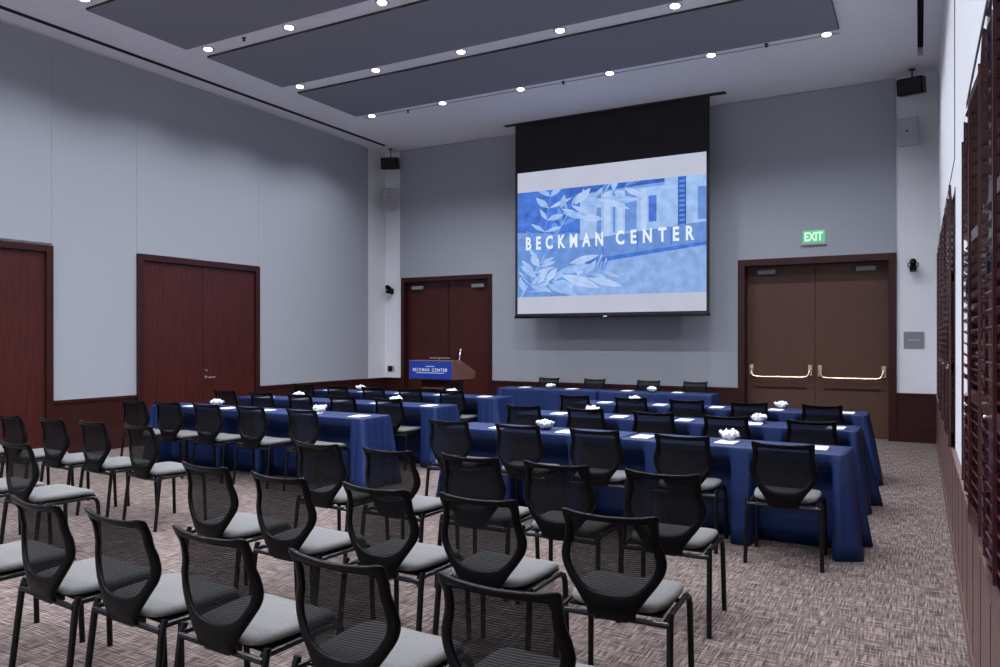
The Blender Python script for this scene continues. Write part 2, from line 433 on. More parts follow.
ix = {n: i for i, n in enumerate(names)}
m = MB(); lay = [0]
def poly(pts, n):
    lay[0] += 1; y = YS-.005-.00003*lay[0]
    q = []
    for fx, fz in pts:
        x, z = P(min(1, max(0, fx)), min(1, max(0, fz))); q.append((x, y, z))
    m.face(q, ix[n])
poly([(0, 0), (1, 0), (1, 1), (0, 1)], 'slide_base')
poly([(0, .62), (.42, .55), (.42, 1), (0, 1)], 'slide_deep')
poly([(.30, .93), (.82, .97), (.82, 1), (.30, 1)], 'slide_dark')                  # roof edge
poly([(.36, .45), (.80, .50), (.80, .94), (.36, .93)], 'slide_light')             # building front
for a, b in ((.45, .475), (.60, .66), (.535, .55)):
    poly([(a, .56), (b, .56), (b, .93), (a, .93)], 'slide_mid')
for a in (.49, .56, .68): poly([(a, .5), (a+.03, .5), (a+.03, .93), (a, .93)], 'slide_pale')
poly([(.72, .63), (.76, .63), (.76, .86), (.72, .86)], 'slide_deep')
poly([(.80, .45), (1, .47), (1, 1), (.80, 1)], 'slide_light')
poly([(.865, .5), (.905, .5), (.905, 1), (.865, 1)], 'slide_dark')
for k in range(11): poly([(.872, .53+k*.042), (.898, .53+k*.042), (.898, .55+k*.042), (.872, .55+k*.042)], 'slide_mid')
poly([(.96, .62), (1, .62), (1, .9), (.96, .9)], 'slide_mid')
poly([(.30, .30), (1, .42), (1, .60), (.30, .50)], 'slide_mid')                   # low wall
poly([(.30, .27), (1, .40), (1, .43), (.30, .31)], 'slide_deep')
for a in (.48, .66, .83): poly([(a, .33+(a-.3)*.16), (a+.006, .33+(a-.3)*.16), (a+.006, .56), (a, .56)], 'slide_deep')
poly([(.25, 0), (1, 0), (1, .40), (.40, .28), (.25, .22)], 'slide_lawn')
def leaf(cx, cz, L, W, ang, n, vein=True):
    if .38 < cz < .66 and n != 'slide_light': n = 'slide_leaf_deep'; vein = False
    pts = []
    prof = [(0, 0), (.12, .35), (.3, .8), (.5, 1), (.72, .75), (.9, .3), (1, 0)]
    ca, sa = math.cos(ang), math.sin(ang); A = 1.28
    up = [(a*L, b*W/2) for a, b in prof]; dn = [(a*L, -b*W/2) for a, b in prof[1:-1]][::-1]
    poly([(cx+(u*ca-v*sa), cz+(u*sa+v*ca)*A) for u, v in up+dn], n)
    if vein: poly([(cx+(u*ca-v*sa), cz+(u*sa+v*ca)*A) for u, v in ((0, 0), (L*.9, .0035), (L*.9, -.0035))], 'slide_pale' if n != 'slide_pale' else 'slide_light')
rs = random.Random(11)
def twig(x0, z0, x1, z1, wd, n):
    dx, dz = x1-x0, z1-z0; l = math.hypot(dx, dz); px, pz = -dz/l*wd, dx/l*wd
    poly([(x0-px, z0-pz), (x1-px*.4, z1-pz*.4), (x1+px*.4, z1+pz*.4), (x0+px, z0+pz)], n)
poly([(0, 0), (.3, 0), (.36, .25), (.25, .55), (.1, .6), (0, .55)], 'slide_mid')
twig(.02, 0, .30, .78, .006, 'slide_leaf'); twig(.10, 0, .20, .98, .005, 'slide_leaf_deep'); twig(.05, .1, .48, .30, .005, 'slide_leaf')
for (x0, z0, x1, z1, nn) in ((.02, 0, .30, .78, 9), (.10, 0, .20, .98, 9), (.05, .10, .50, .22, 10), (.22, .80, .62, .96, 7)):
    for k in range(nn):
        f_ = (k+.6)/nn; x = x0+(x1-x0)*f_; z = z0+(z1-z0)*f_
        base = math.atan2((z1-z0)/1.28, x1-x0)
        for sgn in (-1, 1):
            leaf(x, z, rs.uniform(.09, .15), rs.uniform(.025, .045), base+sgn*rs.uniform(.5, 1.2), rs.choice(['slide_leaf', 'slide_leaf', 'slide_pale', 'slide_leaf_deep', 'slide_light']))
for cx, cz, L, W, a, n_ in ((.26, .78, .17, .05, -.35, 'slide_leaf'), (.33, .84, .14, .05, .9, 'slide_pale'), (.36, .72, .13, .05, -.2, 'slide_pale'), (.40, .86, .30, .055, -.06, 'slide_leaf'),
                            (.45, .88, .2, .04, -.5, 'slide_pale'), (.24, .22, .2, .06, .25, 'slide_leaf'), (.25, .2, .24, .07, -.45, 'slide_pale'), (.4, .16, .2, .05, -.35, 'slide_pale'),
                            (.2, .15, .2, .06, -.7, 'slide_leaf'), (.3, .3, .17, .05, .3, 'slide_pale')):
    leaf(cx, cz, L, W, a, n_)
pic = m.build('slide_picture', [M[n] for n in names], t); sub(pic)
sub(text_mesh('slide_lettering', 'BECKMAN', M['letter_glow'], t, -6.30, -4.80, 3.165, 3.41, YS-.022, .004, 1.9, .032))
sub(text_mesh('slide_lettering', 'CENTER', M['letter_glow'], t, -4.57, -3.22, 3.165, 3.41, YS-.022, .004, 1.9, .032))
sub(MB().box(-6.54, -2.97, YS-.02, YS+.03, 1.925, 1.975).build('bottom_bar', M['black_metal'], t, bevel=.006))
sub(MB().box(-4.80, -4.73, YS-.024, YS-.02, 1.935, 1.955).build('maker_tag', M['sign_white'], t, bevel=.002))

# ------------------------------------------------------------------ wall fittings
# exit sign
t = thing('exit_sign', 'green glowing EXIT sign above the brown double door', 'exit sign', (-1.475, YB-.03, 3.04))
MB().box(-.185, .185, -.035, 0, 0, .035).build('sign_housing', M['pale_grey'], t, bevel=.003)
MB().box(-.165, .165, -.024, -.010, .035, .235).build('sign_panel', M['exit_green'], t, bevel=.002)
text_mesh('sign_lettering', 'EXIT', M['exit_white'], t, -.135, .135, .065, .205, -.028, .004, 1.0, .03)
# tilted black speakers high in the corners
def box_speaker(loc, rz, label, flip=1):
    t = thing('loudspeaker', label, 'speaker', loc, rz, 'black loudspeakers near the ceiling')
    R = Matrix.Rotation(math.radians(12), 4, 'X')
    MB().box(-.17, .17, -.13, .13, -.12, .12, 0, R).build('cabinet', M['black_plastic'], t, bevel=.02, bseg=3)
    MB().box(-.15, .15, -.14, -.128, -.10, .10, 0, R).build('grille', M['screen_black'], t, bevel=.006)
    m = MB().tube([(0, .02, .10), (0, .04, .17)], .012); m.tube([(0, .04, .17), (0, .04, H-loc[2])], .009)
    m.lathe([(.045, 0), (.045, .012), (.002, .013)], 0, .04, H-loc[2]-.013, 12)
    m.build('ceiling_bracket', M['black_metal'], t, smooth=True, angle=.6)
    return t
box_speaker((-9.62, 12.70, 5.19), math.radians(22), 'black loudspeaker hung in the left back corner near the ceiling')
box_speaker((-.11, 12.62, 5.24), math.radians(-12), 'black loudspeaker hung near the ceiling right of the grey back wall')
def wedge_speaker(loc, rz, label, wdt=.27):
    t = thing('wall_speaker', label, 'speaker', loc, rz, 'pale wall speakers')
    R = Matrix.Rotation(math.radians(14), 4, 'X')
    m = MB(); a = wdt/2
    m.prism([(-a, -.13), (a, -.13), (a*.72, .06), (-a*.72, .06)], 'z', -.20, .20)
    m.bm.transform(R)
    m.build('cabinet', M['pale_grey'], t, bevel=.015, bseg=3)
    m = MB().lathe([(.016, 0), (.016, .004), (.002, .005)], mtx=R @ Matrix.Translation((-.02, -.13, .02)) @ Matrix.Rotation(PI/2, 4, 'X'), seg=12)
    m.build('badge', M['dark_void'], t)
    m = MB().box(-.05, .05, .17, .20, -.08, .08).tube([(0, .03, 0), (0, .18, 0)], .018)
    m.build('wall_bracket', M['pale_grey'], t)
    return t
wedge_speaker((-9.74, 12.80, 4.50), math.radians(48), 'pale grey wall speaker in the left back corner, below the black loudspeaker', .30)
wedge_speaker((-.13, 12.795, 4.62), math.radians(-8), 'pale grey wall speaker with a round badge, right of the exit doors', .27)
def cam_unit(loc, rz, label):
    t = thing('room_camera', label, 'camera', loc, rz, 'small black room cameras')
    MB().box(-.045, .045, -.01, 0, -.06, .06).tube([(0, -.01, 0), (0, -.10, 0)], .018).build('wall_mount', M['black_metal'], t)
    m = MB(); m.box(-.05, .05, -.16, -.06, -.05, .02)
    m.build('camera_base', M['black_plastic'], t, bevel=.012)
    R = Matrix.Translation((0, -.12, .065)) @ Matrix.Rotation(math.radians(70), 4, 'X')
    m = MB().lathe([(.03, -.06), (.045, -.05), (.048, .05), (.04, .07), (.02, .072)], mtx=R, seg=16)
    m.build('camera_head', M['black_plastic'], t, smooth=True, angle=.7)
    MB().tube([(-.06, -.12, .0), (-.07, -.12, .06), (-.04, -.12, .07)], .008).tube([(.06, -.12, .0), (.07, -.12, .06), (.04, -.12, .07)], .008).build('yoke', M['black_metal'], t)
    return t
cam_unit((-9.80, YB, 2.56), 0, 'small black room camera on the white wall left of the lectern doors')
cam_unit((-.09, YB, 2.62), 0, 'small black room camera on the white wall right of the exit doors')
t = thing('wall_plate', 'square grey control plate on the white wall beside the exit doors', 'wall plate', (-.08, YB, 1.41))
MB().box(-.135, .135, -.014, 0, 0, .25).build('plate', M['plate'], t, bevel=.004)
MB().box(-.08, .08, -.018, -.014, .115, .135).build('engraved_strip', M['metal'], t)
for x in (-.12, .12):
    for z in (.015, .235):
        MB().lathe([(.006, 0), (.006, .003), (.001, .003)], mtx=Matrix.Translation((x, -.014, z)) @ Matrix.Rotation(PI/2, 4, 'X'), seg=8).build('screw', M['metal'], t)
t = thing('wall_switch', 'black switch panel low on the white wall left of the lectern doors', 'switch', (-9.83, YB, .86))
MB().box(-.075, .045, -.014, 0, 0, .12).build('switch_plate', M['black_plastic'], t, bevel=.004)
MB().box(-.05, .02, -.02, -.014, .03, .09).build('rocker', M['black_metal'], t, bevel=.003)
MB().box(.065, .085, -.012, 0, .01, .11).build('side_plate', M['plate'], t, bevel=.002)

# ------------------------------------------------------------------ louvered shutters on the right wall
for i_, (a, b) in enumerate(((-.8, 4.60), (6.72, 10.88))):
    t = struct(thing('window_%d' % (i_+1), 'dark tall window behind the louvered shutters, %s one' % ('near', 'far')[i_], 'window'))
    MB().box(XR-.003, XR+.02, a, b, .735, 2.69).build('pane', M['window_dark'], t)  # backing added so the gaps between the louvers stay dark
    m = MB()
    for y in [a+(b-a)*k/4 for k in range(5)]: m.box(XR-.006, XR, y-.02, y+.02, .73, 2.70)
    m.build('window_frame', M['mahogany_dark'], t)
def shutter_mesh(wd):
    z0, z1 = .73, 2.72
    fr = MB(); st = .06; th = .009
    fr.box(0, st, -th, th, z0, z1).box(wd-st, wd, -th, th, z0, z1)
    for a, b in ((z0, z0+.09), (z1-.08, z1), (1.30, 1.36), (2.02, 2.08)): fr.box(st, wd-st, -th, th, a, b)
    lv = MB()
    for a, b in ((z0+.09, 1.30), (1.36, 2.02), (2.08, z1-.08)):
        n = int((b-a)/.052)
        for k in range(n):
            zc = a+(k+.5)*(b-a)/n
            R = Matrix.Translation((wd/2, 0, zc)) @ Matrix.Rotation(math.radians(-38), 4, 'X')
            lv.box(-(wd/2-st), wd/2-st, -.030, .030, -.003, .003, 0, R)
    bar = MB().box(wd/2-.008, wd/2+.008, -.034, -.024, z0+.14, z1-.13)
    kn = MB().lathe([(.004, 0), (.004, .006), (.007, .009), (.006, .014), (.001, .015)], mtx=Matrix.Translation((wd-st/2, -th, 1.33)) @ Matrix.Rotation(PI/2, 4, 'X'), seg=10)
    hg = []
    for z in (1.0, 1.78, 2.5): hg.append(MB().box(-.012, .016, -.016, -.008, z, z+.09))
    return fr, lv, bar, kn, hg
fr, lv, bar, kn, hg = shutter_mesh(.6)
base = thing('louvered_shutter', '', 'shutter')
fo = fr.build('shutter_frame', M['shutter'], base, bevel=.002, bseg=1)
lv.build('louvers', M['shutter'], base); bar.build('tilt_bar', M['shutter'], base)
kn.build('knob', M['metal'], base, smooth=True, angle=.6)
for h_ in hg: h_.build('hinge', M['black_metal'], base)
used = False
A = math.radians(2.4); dyp = .6*math.cos(A)
ords = ['first', 'second', 'third', 'fourth', 'fifth', 'sixth', 'seventh', 'eighth', 'ninth', 'tenth', 'eleventh', 'twelfth', 'thirteenth', 'fourteenth', 'fifteenth', 'sixteenth', 'seventeenth', 'eighteenth', 'nineteenth', 'twentieth']
for gname, y0, n, where in (('shutter panels of the far window', 10.9, 7, 'far'), ('shutter panels of the near window', 4.62, 9, 'near')):
    for k in range(n):
        o = base if not used else copy_tree(base); used = True
        # local +x runs toward the camera (-Y); front (-y local) faces the room (-X)
        y = y0-k*dyp
        far_in = (k % 2 == 0)
        xa_ = XR-.012 if far_in else XR-.012-.6*math.sin(A)
        ang = -PI/2 + (-A if far_in else A)
        o.location = (xa_, y, 0); o.rotation_euler = (0, 0, ang)
        if where == 'near': o.scale = (1, 1, .955); o.location.z = .033
        o['group'] = gname
        o['label'] = 'dark red louvered shutter panel, %s from the far end of the %s window' % (ords[k], where)

# ------------------------------------------------------------------ lectern
t = thing('lectern', 'wooden lectern with a blue sign in front of the dark red double door', 'lectern', (-7.46, 11.4, 0))
m = MB(); m.prism([(-.40, .84), (.34, .84), (.36, .97), (-.14, 1.175), (-.40, 1.175)], 'x', -.46, .46)
m.build('desk', M['lectern_wood'], t, bevel=.006)
MB().box(-.30, .30, -.25, .20, .06, .84).build('pedestal', M['mahogany_dark'], t, bevel=.005)
MB().box(-.38, .38, -.33, .28, 0, .06).build('foot', M['mahogany_dark'], t, bevel=.005)
MB().box(-.22, .22, -.34, -.25, .68, .70).build('front_ledge', M['lectern_wood'], t, bevel=.003)
sg = MB().box(-.44, .44, -.415, -.401, .855, 1.165).build('sign_board', M['sign_blue'], t, bevel=.002)
text_mesh('sign_lettering', 'BECKMAN', M['sign_white'], sg, -.36, -.02, .985, 1.04, -.418, .003, 1.2, .008)
text_mesh('sign_lettering', 'CENTER', M['sign_white'], sg, .04, .36, .985, 1.04, -.418, .003, 1.2, .008)
MB().box(-.09, .09, -.418, -.415, 1.068, 1.078).box(-.29, .29, -.418, -.415, .955, .965).build('small_lettering', M['sign_white'], sg)
m = MB().tube([(.40, -.10, 1.15), (.40, -.08, 1.24), (.38, -.03, 1.33)], .007)
m.tube([(.38, -.03, 1.33), (.37, 0, 1.37)], .013)
m.build('microphone', M['metal'], t, smooth=True, angle=.7)
MB().box(-.20, .20, -.14, -.09, 1.20, 1.225).tube([(0, -.12, 1.15), (0, -.12, 1.21)], .008).build('reading_lamp', M['metal'], t, bevel=.004)

# ------------------------------------------------------------------ tables with floor-length cloths
TW = .457
def make_table(TL):
    t = thing('folding_table', '', 'table')
    MB().box(-TL/2, TL/2, -TW/2, TW/2, .716, .727).build('tabletop', M['table'], t, bevel=.004)
    for sx in (-1, 1):
        for sy in (-1, 1):
            MB().tube([(sx*TL*.36, sy*.03+.17, 0), (sx*TL*.36, sy*.03+.17, .716)], .014).build('leg', M['metal'], t, smooth=True, angle=.7)
    return t
def make_cloth(seed, open_l, open_r, TL, push):
    """open_l / open_r: that short end is free (deep folds) instead of butting the next table."""
    rs = random.Random(seed)
    hx, hy = TL/2+.008, TW/2+.012
    pts = []            # x, y, nx, ny, flare, fold amplitude, s
    def seg(a, b, n, nrm, f):
        for k in range(n):
            u = k/n; x = a[0]+(b[0]-a[0])*u; y = a[1]+(b[1]-a[1])*u
            pts.append([x, y, nrm[0], nrm[1], *f(x, y)])
    def f(x, y):
        out = 1.0
        if x > 0 and not open_r: out = max(0.0, min(1, (hx-.02-x)/.35)) if x > hx-.4 else 1
        if x < 0 and not open_l: out = max(0.0, min(1, (hx-.02+x)/.35)) if x < -hx+.4 else 1
        dc = math.hypot(hx-abs(x), hy-abs(y))
        return out, dc
    r = .03
    seg((-hx+r, -hy), (hx-r, -hy), 110, (0, -1), f)
    for k in range(9):
        a = -PI/2+PI/2*k/9; pts.append([hx-r+r*math.cos(a), -hy+r+r*math.sin(a), math.cos(a), math.sin(a), *f(hx, -hy)])
    seg((hx, -hy+r), (hx, hy-r), 44, (1, 0), f)
    for k in range(9):
        a = PI/2*k/9; pts.append([hx-r+r*math.cos(a), hy-r+r*math.sin(a), math.cos(a), math.sin(a), *f(hx, hy)])
    seg((hx-r, hy), (-hx+r, hy), 110, (0, 1), f)
    for k in range(9):
        a = PI/2+PI/2*k/9; pts.append([-hx+r+r*math.cos(a), hy-r+r*math.sin(a), math.cos(a), math.sin(a), *f(-hx, hy)])
    seg((-hx, hy-r), (-hx, -hy+r), 44, (-1, 0), f)
    for k in range(9):
        a = PI+PI/2*k/9; pts.append([-hx+r+r*math.cos(a), -hy+r+r*math.sin(a), math.cos(a), math.sin(a), *f(-hx, -hy)])
    s = 0; prev = pts[0]; ss = []
    for p in pts:
        s += math.hypot(p[0]-prev[0], p[1]-prev[1]); ss.append(s); prev = p
    ph = [rs.uniform(0, 6) for _ in range(4)]
    lv = [0, .012, .03, .07, .14, .22, .30, .36, .42, .52, .68, .84, 1.0]
    bm = bmesh.new(); rings = []
    # flat top
    grid = [[bm.verts.new((p[0]*k, p[1]*k, .7315)) for p in pts] for k in (.60, .94)]
    ctr = bm.faces.new(grid[0][::-1]) if False else bm.faces.new(grid[0])
    rings = list(grid)
    for t_ in lv:
        ring = []
        for p, s in zip(pts, ss):
            x, y, nx, ny, out, dc = p
            z = .7315-.726*t_ if t_ > 0 else .7315
            end = abs(nx) > .5 and abs(abs(x)-hx) < .04
            env = math.exp(-dc/.22)
            amp = (.004+.024*env+(.018 if end else 0))*t_**.8
            wav = math.sin(s*2*PI/.115+ph[0]+1.2*math.sin(s*3.1+ph[1]))*.75+.25*math.sin(s*2*PI/.05+ph[2])
            low = .012*math.sin(s*2*PI/.6+ph[3])*t_
            fl = (.018+.085*math.exp(-dc/.09)+(.025 if end else 0))*t_
            off = (fl+amp*wav+low)*out+.003*min(1, t_*30)
            X_, Y_ = x+nx*off, y+ny*off
            if t_ > .02:                      # cloth pushed back by seats tucked under the table
                for cxp, fy in push:
                    wx = 1-min(1, max(0, (abs(X_-cxp)-.262)/.03)); wx = wx*wx*(3-2*wx)
                    wz = min(1, max(0, (t_-.07)/.28))
                    need = -hy+(fy+hy)*wz
                    if wx > 0 and fy > -hy and Y_ < need and y < hy*.5: Y_ += (need-Y_)*wx
            ring.append(bm.verts.new((X_, Y_, z)))
        rings.append(ring)
    n = len(pts)
    for a, b in zip(rings, rings[1:]):
        for k in range(n): bm.faces.new([a[k], a[(k+1) % n], b[(k+1) % n], b[k]])
    bmesh.ops.recalc_face_normals(bm, faces=bm.faces)
    me = bpy.data.meshes.new('tablecloth'); bm.to_mesh(me); bm.free()
    me.materials.append(M['cloth'])
    for p in me.polygons: p.use_smooth = True
    o = bpy.data.objects.new('tablecloth', me); C.objects.link(o)
    sd = o.modifiers.new('solid', 'SOLIDIFY'); sd.thickness = .0015; sd.offset = -1
    return o
# rows: name, right end x, front edge y
ROWS = [('R1', -.46, 5.96, 'first table row, right block'),
        ('R2', -.49, 7.43, 'second table row, right block'),
        ('R3', -.51, 9.03, 'third table row, right block'),
        ('H', -2.65, 11.15, 'head table below the projection screen'),
        ('L1', -5.0, 6.13, 'first table row, left block'),
        ('L2', -5.06, 7.58, 'second table row, left block'),
        ('L3', -5.13, 9.15, 'third table row, left block')]
def make_rows():
    protos = {}
    for i, (rn, xr, yf, where) in enumerate(ROWS):
        TL = {'H': 1.757, 'L1': 1.64}.get(rn, 1.68)
        for k in range(2):
            cx = xr-TL/2-k*(TL+.035); cy = yf+TW/2
            side = 'right half' if k == 0 else 'left half'
            if TL not in protos: t = protos[TL] = make_table(TL)
            else: t = copy_tree(protos[TL])
            t.location = (cx, cy, 0); t.rotation_euler = (0, 0, 0)
            tag(t, 'narrow folding table under navy cloth, %s of the %s' % (side, where), 'table', 'folding tables under navy cloths')
            push = []
            for (x, y, fr) in FRONTS:
                if abs(y-cy) < 1.0 and y < cy: push.append((x-cx, min(max(fr+.015-cy, -.02), .12)))
                elif abs(y-cy) < 1.0 and rn == 'H': pass
            c = make_cloth(100+i*2+k, k == 1, k == 0, TL, push); c.location = (cx, cy, 0)
            if rn == 'R1' and k == 0:          # the right-hand table stands slightly askew
                for o in (t, c): o.location = (cx, cy-.045, 0); o.rotation_euler = (0, 0, -.05)
            tag(c, 'floor-length navy tablecloth, %s of the %s' % (side, where), 'tablecloth', 'navy tablecloths')

# ------------------------------------------------------------------ chairs
def cr(pts, n):        # catmull-rom through 2D control points
    out = []
    P_ = [pts[0]]+pts+[pts[-1]]
    for i in range(1, len(P_)-2):
        p0, p1, p2, p3 = (Vector(P_[j]) for j in (i-1, i, i+1, i+2))
        for k in range(n):
            t = k/n
            out.append(.5*((2*p1)+(p2-p0)*t+(2*p0-5*p1+4*p2-p3)*t*t+(3*p1-p0-3*p2+p3)*t**3))
    out.append(Vector(pts[-1])); return out
YZ = [(.40, -.218), (.46, -.232), (.55, -.238), (.62, -.236), (.70, -.238), (.78, -.254), (.84, -.285), (.90, -.330)]
def yb(z):
    for (a, ya), (b, yb_) in zip(YZ, YZ[1:]):
        if z <= b: return ya+(yb_-ya)*max(0, (z-a))/(b-a)
    return YZ[-1][1]
def ys(x, z):
    k = .75 if z > .5 else .3+.45*max(0, (z-.40))/.1
    return yb(z)+k*x*x
OUT = [(0, .835), (.07, .837), (.14, .841), (.182, .849), (.203, .843), (.203, .815), (.200, .78), (.202, .735), (.216, .69), (.225, .645), (.216, .60), (.188, .553), (.156, .51), (.124, .465), (.105, .435), (.092, .403), (0, .400)]
INN = [(0, .808), (.07, .808), (.13, .808), (.157, .808), (.165, .797), (.166, .78), (.166, .757), (.168, .725), (.176, .69), (.184, .65), (.178, .612), (.155, .574), (.128, .543), (.093, .521), (.057, .512), (.03, .509), (0, .508)]
def make_chair():
    t = thing('stacking_chair', '', 'chair')
    # seat cushion
    bm = bmesh.new(); rings = []; N = 40
    for sc, z in ((.90, .428), (.99, .434), (1.02, .447), (1.0, .460), (.94, .469), (.80, .474), (.5, .473), (.15, .470)):
        ring = []
        for k in range(N):
            a = 2*PI*k/N; c_, s_ = math.cos(a), math.sin(a)
            x = math.copysign(abs(c_)**.32, c_)*.216; y = math.copysign(abs(s_)**.32, s_)*.203
            if y < 0: x *= 1-.10*(-y/.203)
            y = y*sc+.008; x *= sc
            zz = z-.02*max(0, (y-.10)/.11)**2+.008*(abs(x)/.22)**2
            ring.append(bm.verts.new((x, y, zz)))
        rings.append(ring)
    for a, b in zip(rings, rings[1:]):
        for k in range(N): bm.faces.new([a[k], a[(k+1) % N], b[(k+1) % N], b[k]])
    bm.faces.new(rings[0][::-1]); bm.faces.new(rings[-1])
    mb = MB(); mb.bm.free(); mb.bm = bm
    mb.build('seat', M['seat'], t, smooth=True)
    # backrest loop with solid lower shield
    o = cr(OUT, 4); i_ = cr(INN, 4)
    half = list(zip(o, i_))
    full = half+[(Vector((-a.x, a.y)), Vector((-b.x, b.y))) for a, b in half[1:-1][::-1]]
    st = [(0, .003), (.08, .010), (.3, .0125), (.5, .012), (.7, .0115), (.92, .008), (1, .003)]
    mb = MB(); secs = []
    for a, b in full:
        sec = []
        for sgn, seq in ((-1, st), (1, st[::-1])):
            for s_, h in seq:
                p = a.lerp(b, s_)
                sec.append(mb.bm.verts.new((p.x, ys(p.x, p.y)+sgn*h, p.y)))
        secs.append(sec)
    n = len(secs); m_ = len(secs[0])
    for k in range(n):
        A_, B_ = secs[k], secs[(k+1) % n]
        for j in range(m_):
            try: mb.bm.faces.new([A_[j], A_[(j+1) % m_], B_[(j+1) % m_], B_[j]])
            except ValueError: pass
    bk = mb.build('backrest', M['black_plastic'], t, smooth=True)
    # mesh
    mb = MB(); rows = []
    inn = [p for p in cr(INN, 3)]
    zs = []
    last = 9
    for p in inn:
        if p.x < .001 and p.y > .7: continue
        if p.y >= last-.0005: continue
        last = p.y
        w_ = max(p.x, .004)+.004
        rows.append([mb.bm.verts.new((-w_+2*w_*j/10, ys(-w_+2*w_*j/10, p.y), p.y+(0 if p.y < .7 else .002))) for j in range(11)])
    for a, b in zip(rows, rows[1:]):
        for j in range(10): mb.bm.faces.new([a[j], a[j+1], b[j+1], b[j]])
    mb.build('mesh_panel', M['mesh'], bk, smooth=True)
    # frame
    m = MB()
    for s in (-1, 1): m.tube([(s*.222, -.20, .418), (s*.224, .135, .418)], .012)
    m.tube([(-.222, .08, .415), (.222, .08, .415)], .010)
    m.box(-.20, .20, -.17, .20, .418, .428)
    m.build('seat_frame', M['black_metal'], t, smooth=True, angle=.7)
    m = MB().tube([(-.236, -.205, .405), (.236, -.205, .405)], .0125)
    m.box(-.07, .07, -.222, -.16, .395, .425)
    m.build('rear_crossbar', M['black_metal'], t, smooth=True, angle=.7)
    for s in (-1, 1):
        MB().tube([(s*.236, -.185, .447), (s*.238, -.200, .40), (s*.246, -.245, 0)], [.0145, .0145, .0140], 10).build('leg', M['black_metal'], t, smooth=True, angle=.7)
        MB().tube([(s*.224, .125, .418), (s*.226, .160, .416), (s*.229, .185, .402), (s*.231, .197, .375), (s*.232, .201, .33), (s*.238, .212, 0)], [.0125, .013, .014, .0145, .0145, .0140], 10).build('leg', M['black_metal'], t, smooth=True, angle=.7)
    return t
chair = make_chair(); ch_used = False
rj = random.Random(3)
def place(x, ytop, rot, label, group):
    """x, ytop: where the top of the backrest is."""
    global ch_used
    c = chair if not ch_used else copy_tree(chair); ch_used = True
    a = math.radians(rot)
    # the top of the backrest sits .28 behind the chair's origin
    c.location = (x-.28*math.sin(a), ytop+.28*math.cos(a), 0)
    c.rotation_euler = (0, 0, a)
    tag(c, label, 'chair', group)
def ordl(i, n):
    return 'rightmost' if i == 0 else ('leftmost' if i == n-1 else ['', 'second from the right', 'third from the right', 'fourth from the right', 'fifth from the right'][i])
CH = [
 ('nearest loose row', 'loose chairs in rows without tables', [(-1.03, 1.82, 0), (-1.59, 1.79, -2), (-2.18, 1.81, -3), (-2.72, 1.82, -4), (-3.25, 1.82, -5), (-3.86, 1.82, -5)]),
 ('second loose row right of the aisle', 'loose chairs in rows without tables', [(-1.06, 2.77, 3), (-1.67, 2.79, 0), (-2.20, 2.76, -2), (-2.80, 2.75, -4), (-3.38, 2.79, -5)]),
 ('third loose row right of the aisle', 'loose chairs in rows without tables', [(-1.15, 3.76, 2), (-1.74, 3.75, 1), (-2.29, 3.75, 0), (-2.87, 3.73, -2), (-3.45, 3.74, -3)]),
 ('second loose row left of the aisle', 'loose chairs in rows without tables', [(-5.21, 2.80, -5), (-5.79, 2.80, -5)]),
 ('third loose row left of the aisle', 'loose chairs in rows without tables', [(-5.39, 3.83, -7), (-5.98, 3.82, -6), (-6.51, 3.80, -5), (-7.10, 3.78, -5), (-7.68, 3.76, -5)]),
 ('first table row of the right block', 'chairs tucked at the right block of tables', [(-.78, 5.18, 2), (-1.47, 5.28, 2), (-2.13, 5.28, 3), (-2.79, 5.30, 1), (-3.46, 5.33, 0)]),
 ('second table row of the right block', 'chairs tucked at the right block of tables', [(-.79, 6.74, 0), (-1.50, 6.80, 2), (-2.17, 6.84, 1), (-2.87, 6.88, 0), (-3.56, 6.90, 0)]),
 ('third table row of the right block', 'chairs tucked at the right block of tables', [(-.88, 8.40, 2), (-1.61, 8.42, 2), (-2.28, 8.40, 1), (-2.94, 8.42, 0), (-3.66, 8.45, -1)]),
 ('first table row of the left block', 'chairs tucked at the left block of tables', [(-5.20, 5.43, -2), (-5.90, 5.44, 0), (-6.52, 5.42, 0), (-7.10, 5.40, 0), (-7.56, 5.32, 0)]),
 ('second table row of the left block', 'chairs tucked at the left block of tables', [(-5.33, 6.96, 0), (-6.02, 6.97, 1), (-6.69, 6.96, 0), (-7.32, 6.94, 0), (-8.0, 6.96, 0)]),
 ('third table row of the left block', 'chairs tucked at the left block of tables', [(-5.46, 8.50, 0), (-6.14, 8.50, 0), (-6.77, 8.50, 2), (-7.45, 8.52, 1), (-8.10, 8.52, 1)]),
]
FRONTS = []
for where, grp, L in CH:
    for i, (x, y, r) in enumerate(L):
        x, y = x*1.044, y*1.044
        FRONTS.append((x, y, y+.28+.225))
        place(x, y, r, 'black mesh-back chair, %s in the %s' % (ordl(i, len(L)), where), grp)
for i, x in enumerate((-3.25, -4.05, -5.03, -5.92)):
    place(x, 12.6, 180+rj.uniform(-2, 2), 'black mesh-back chair facing the room behind the head table, %s' % ordl(i, 4), 'chairs behind the head table')

make_rows()
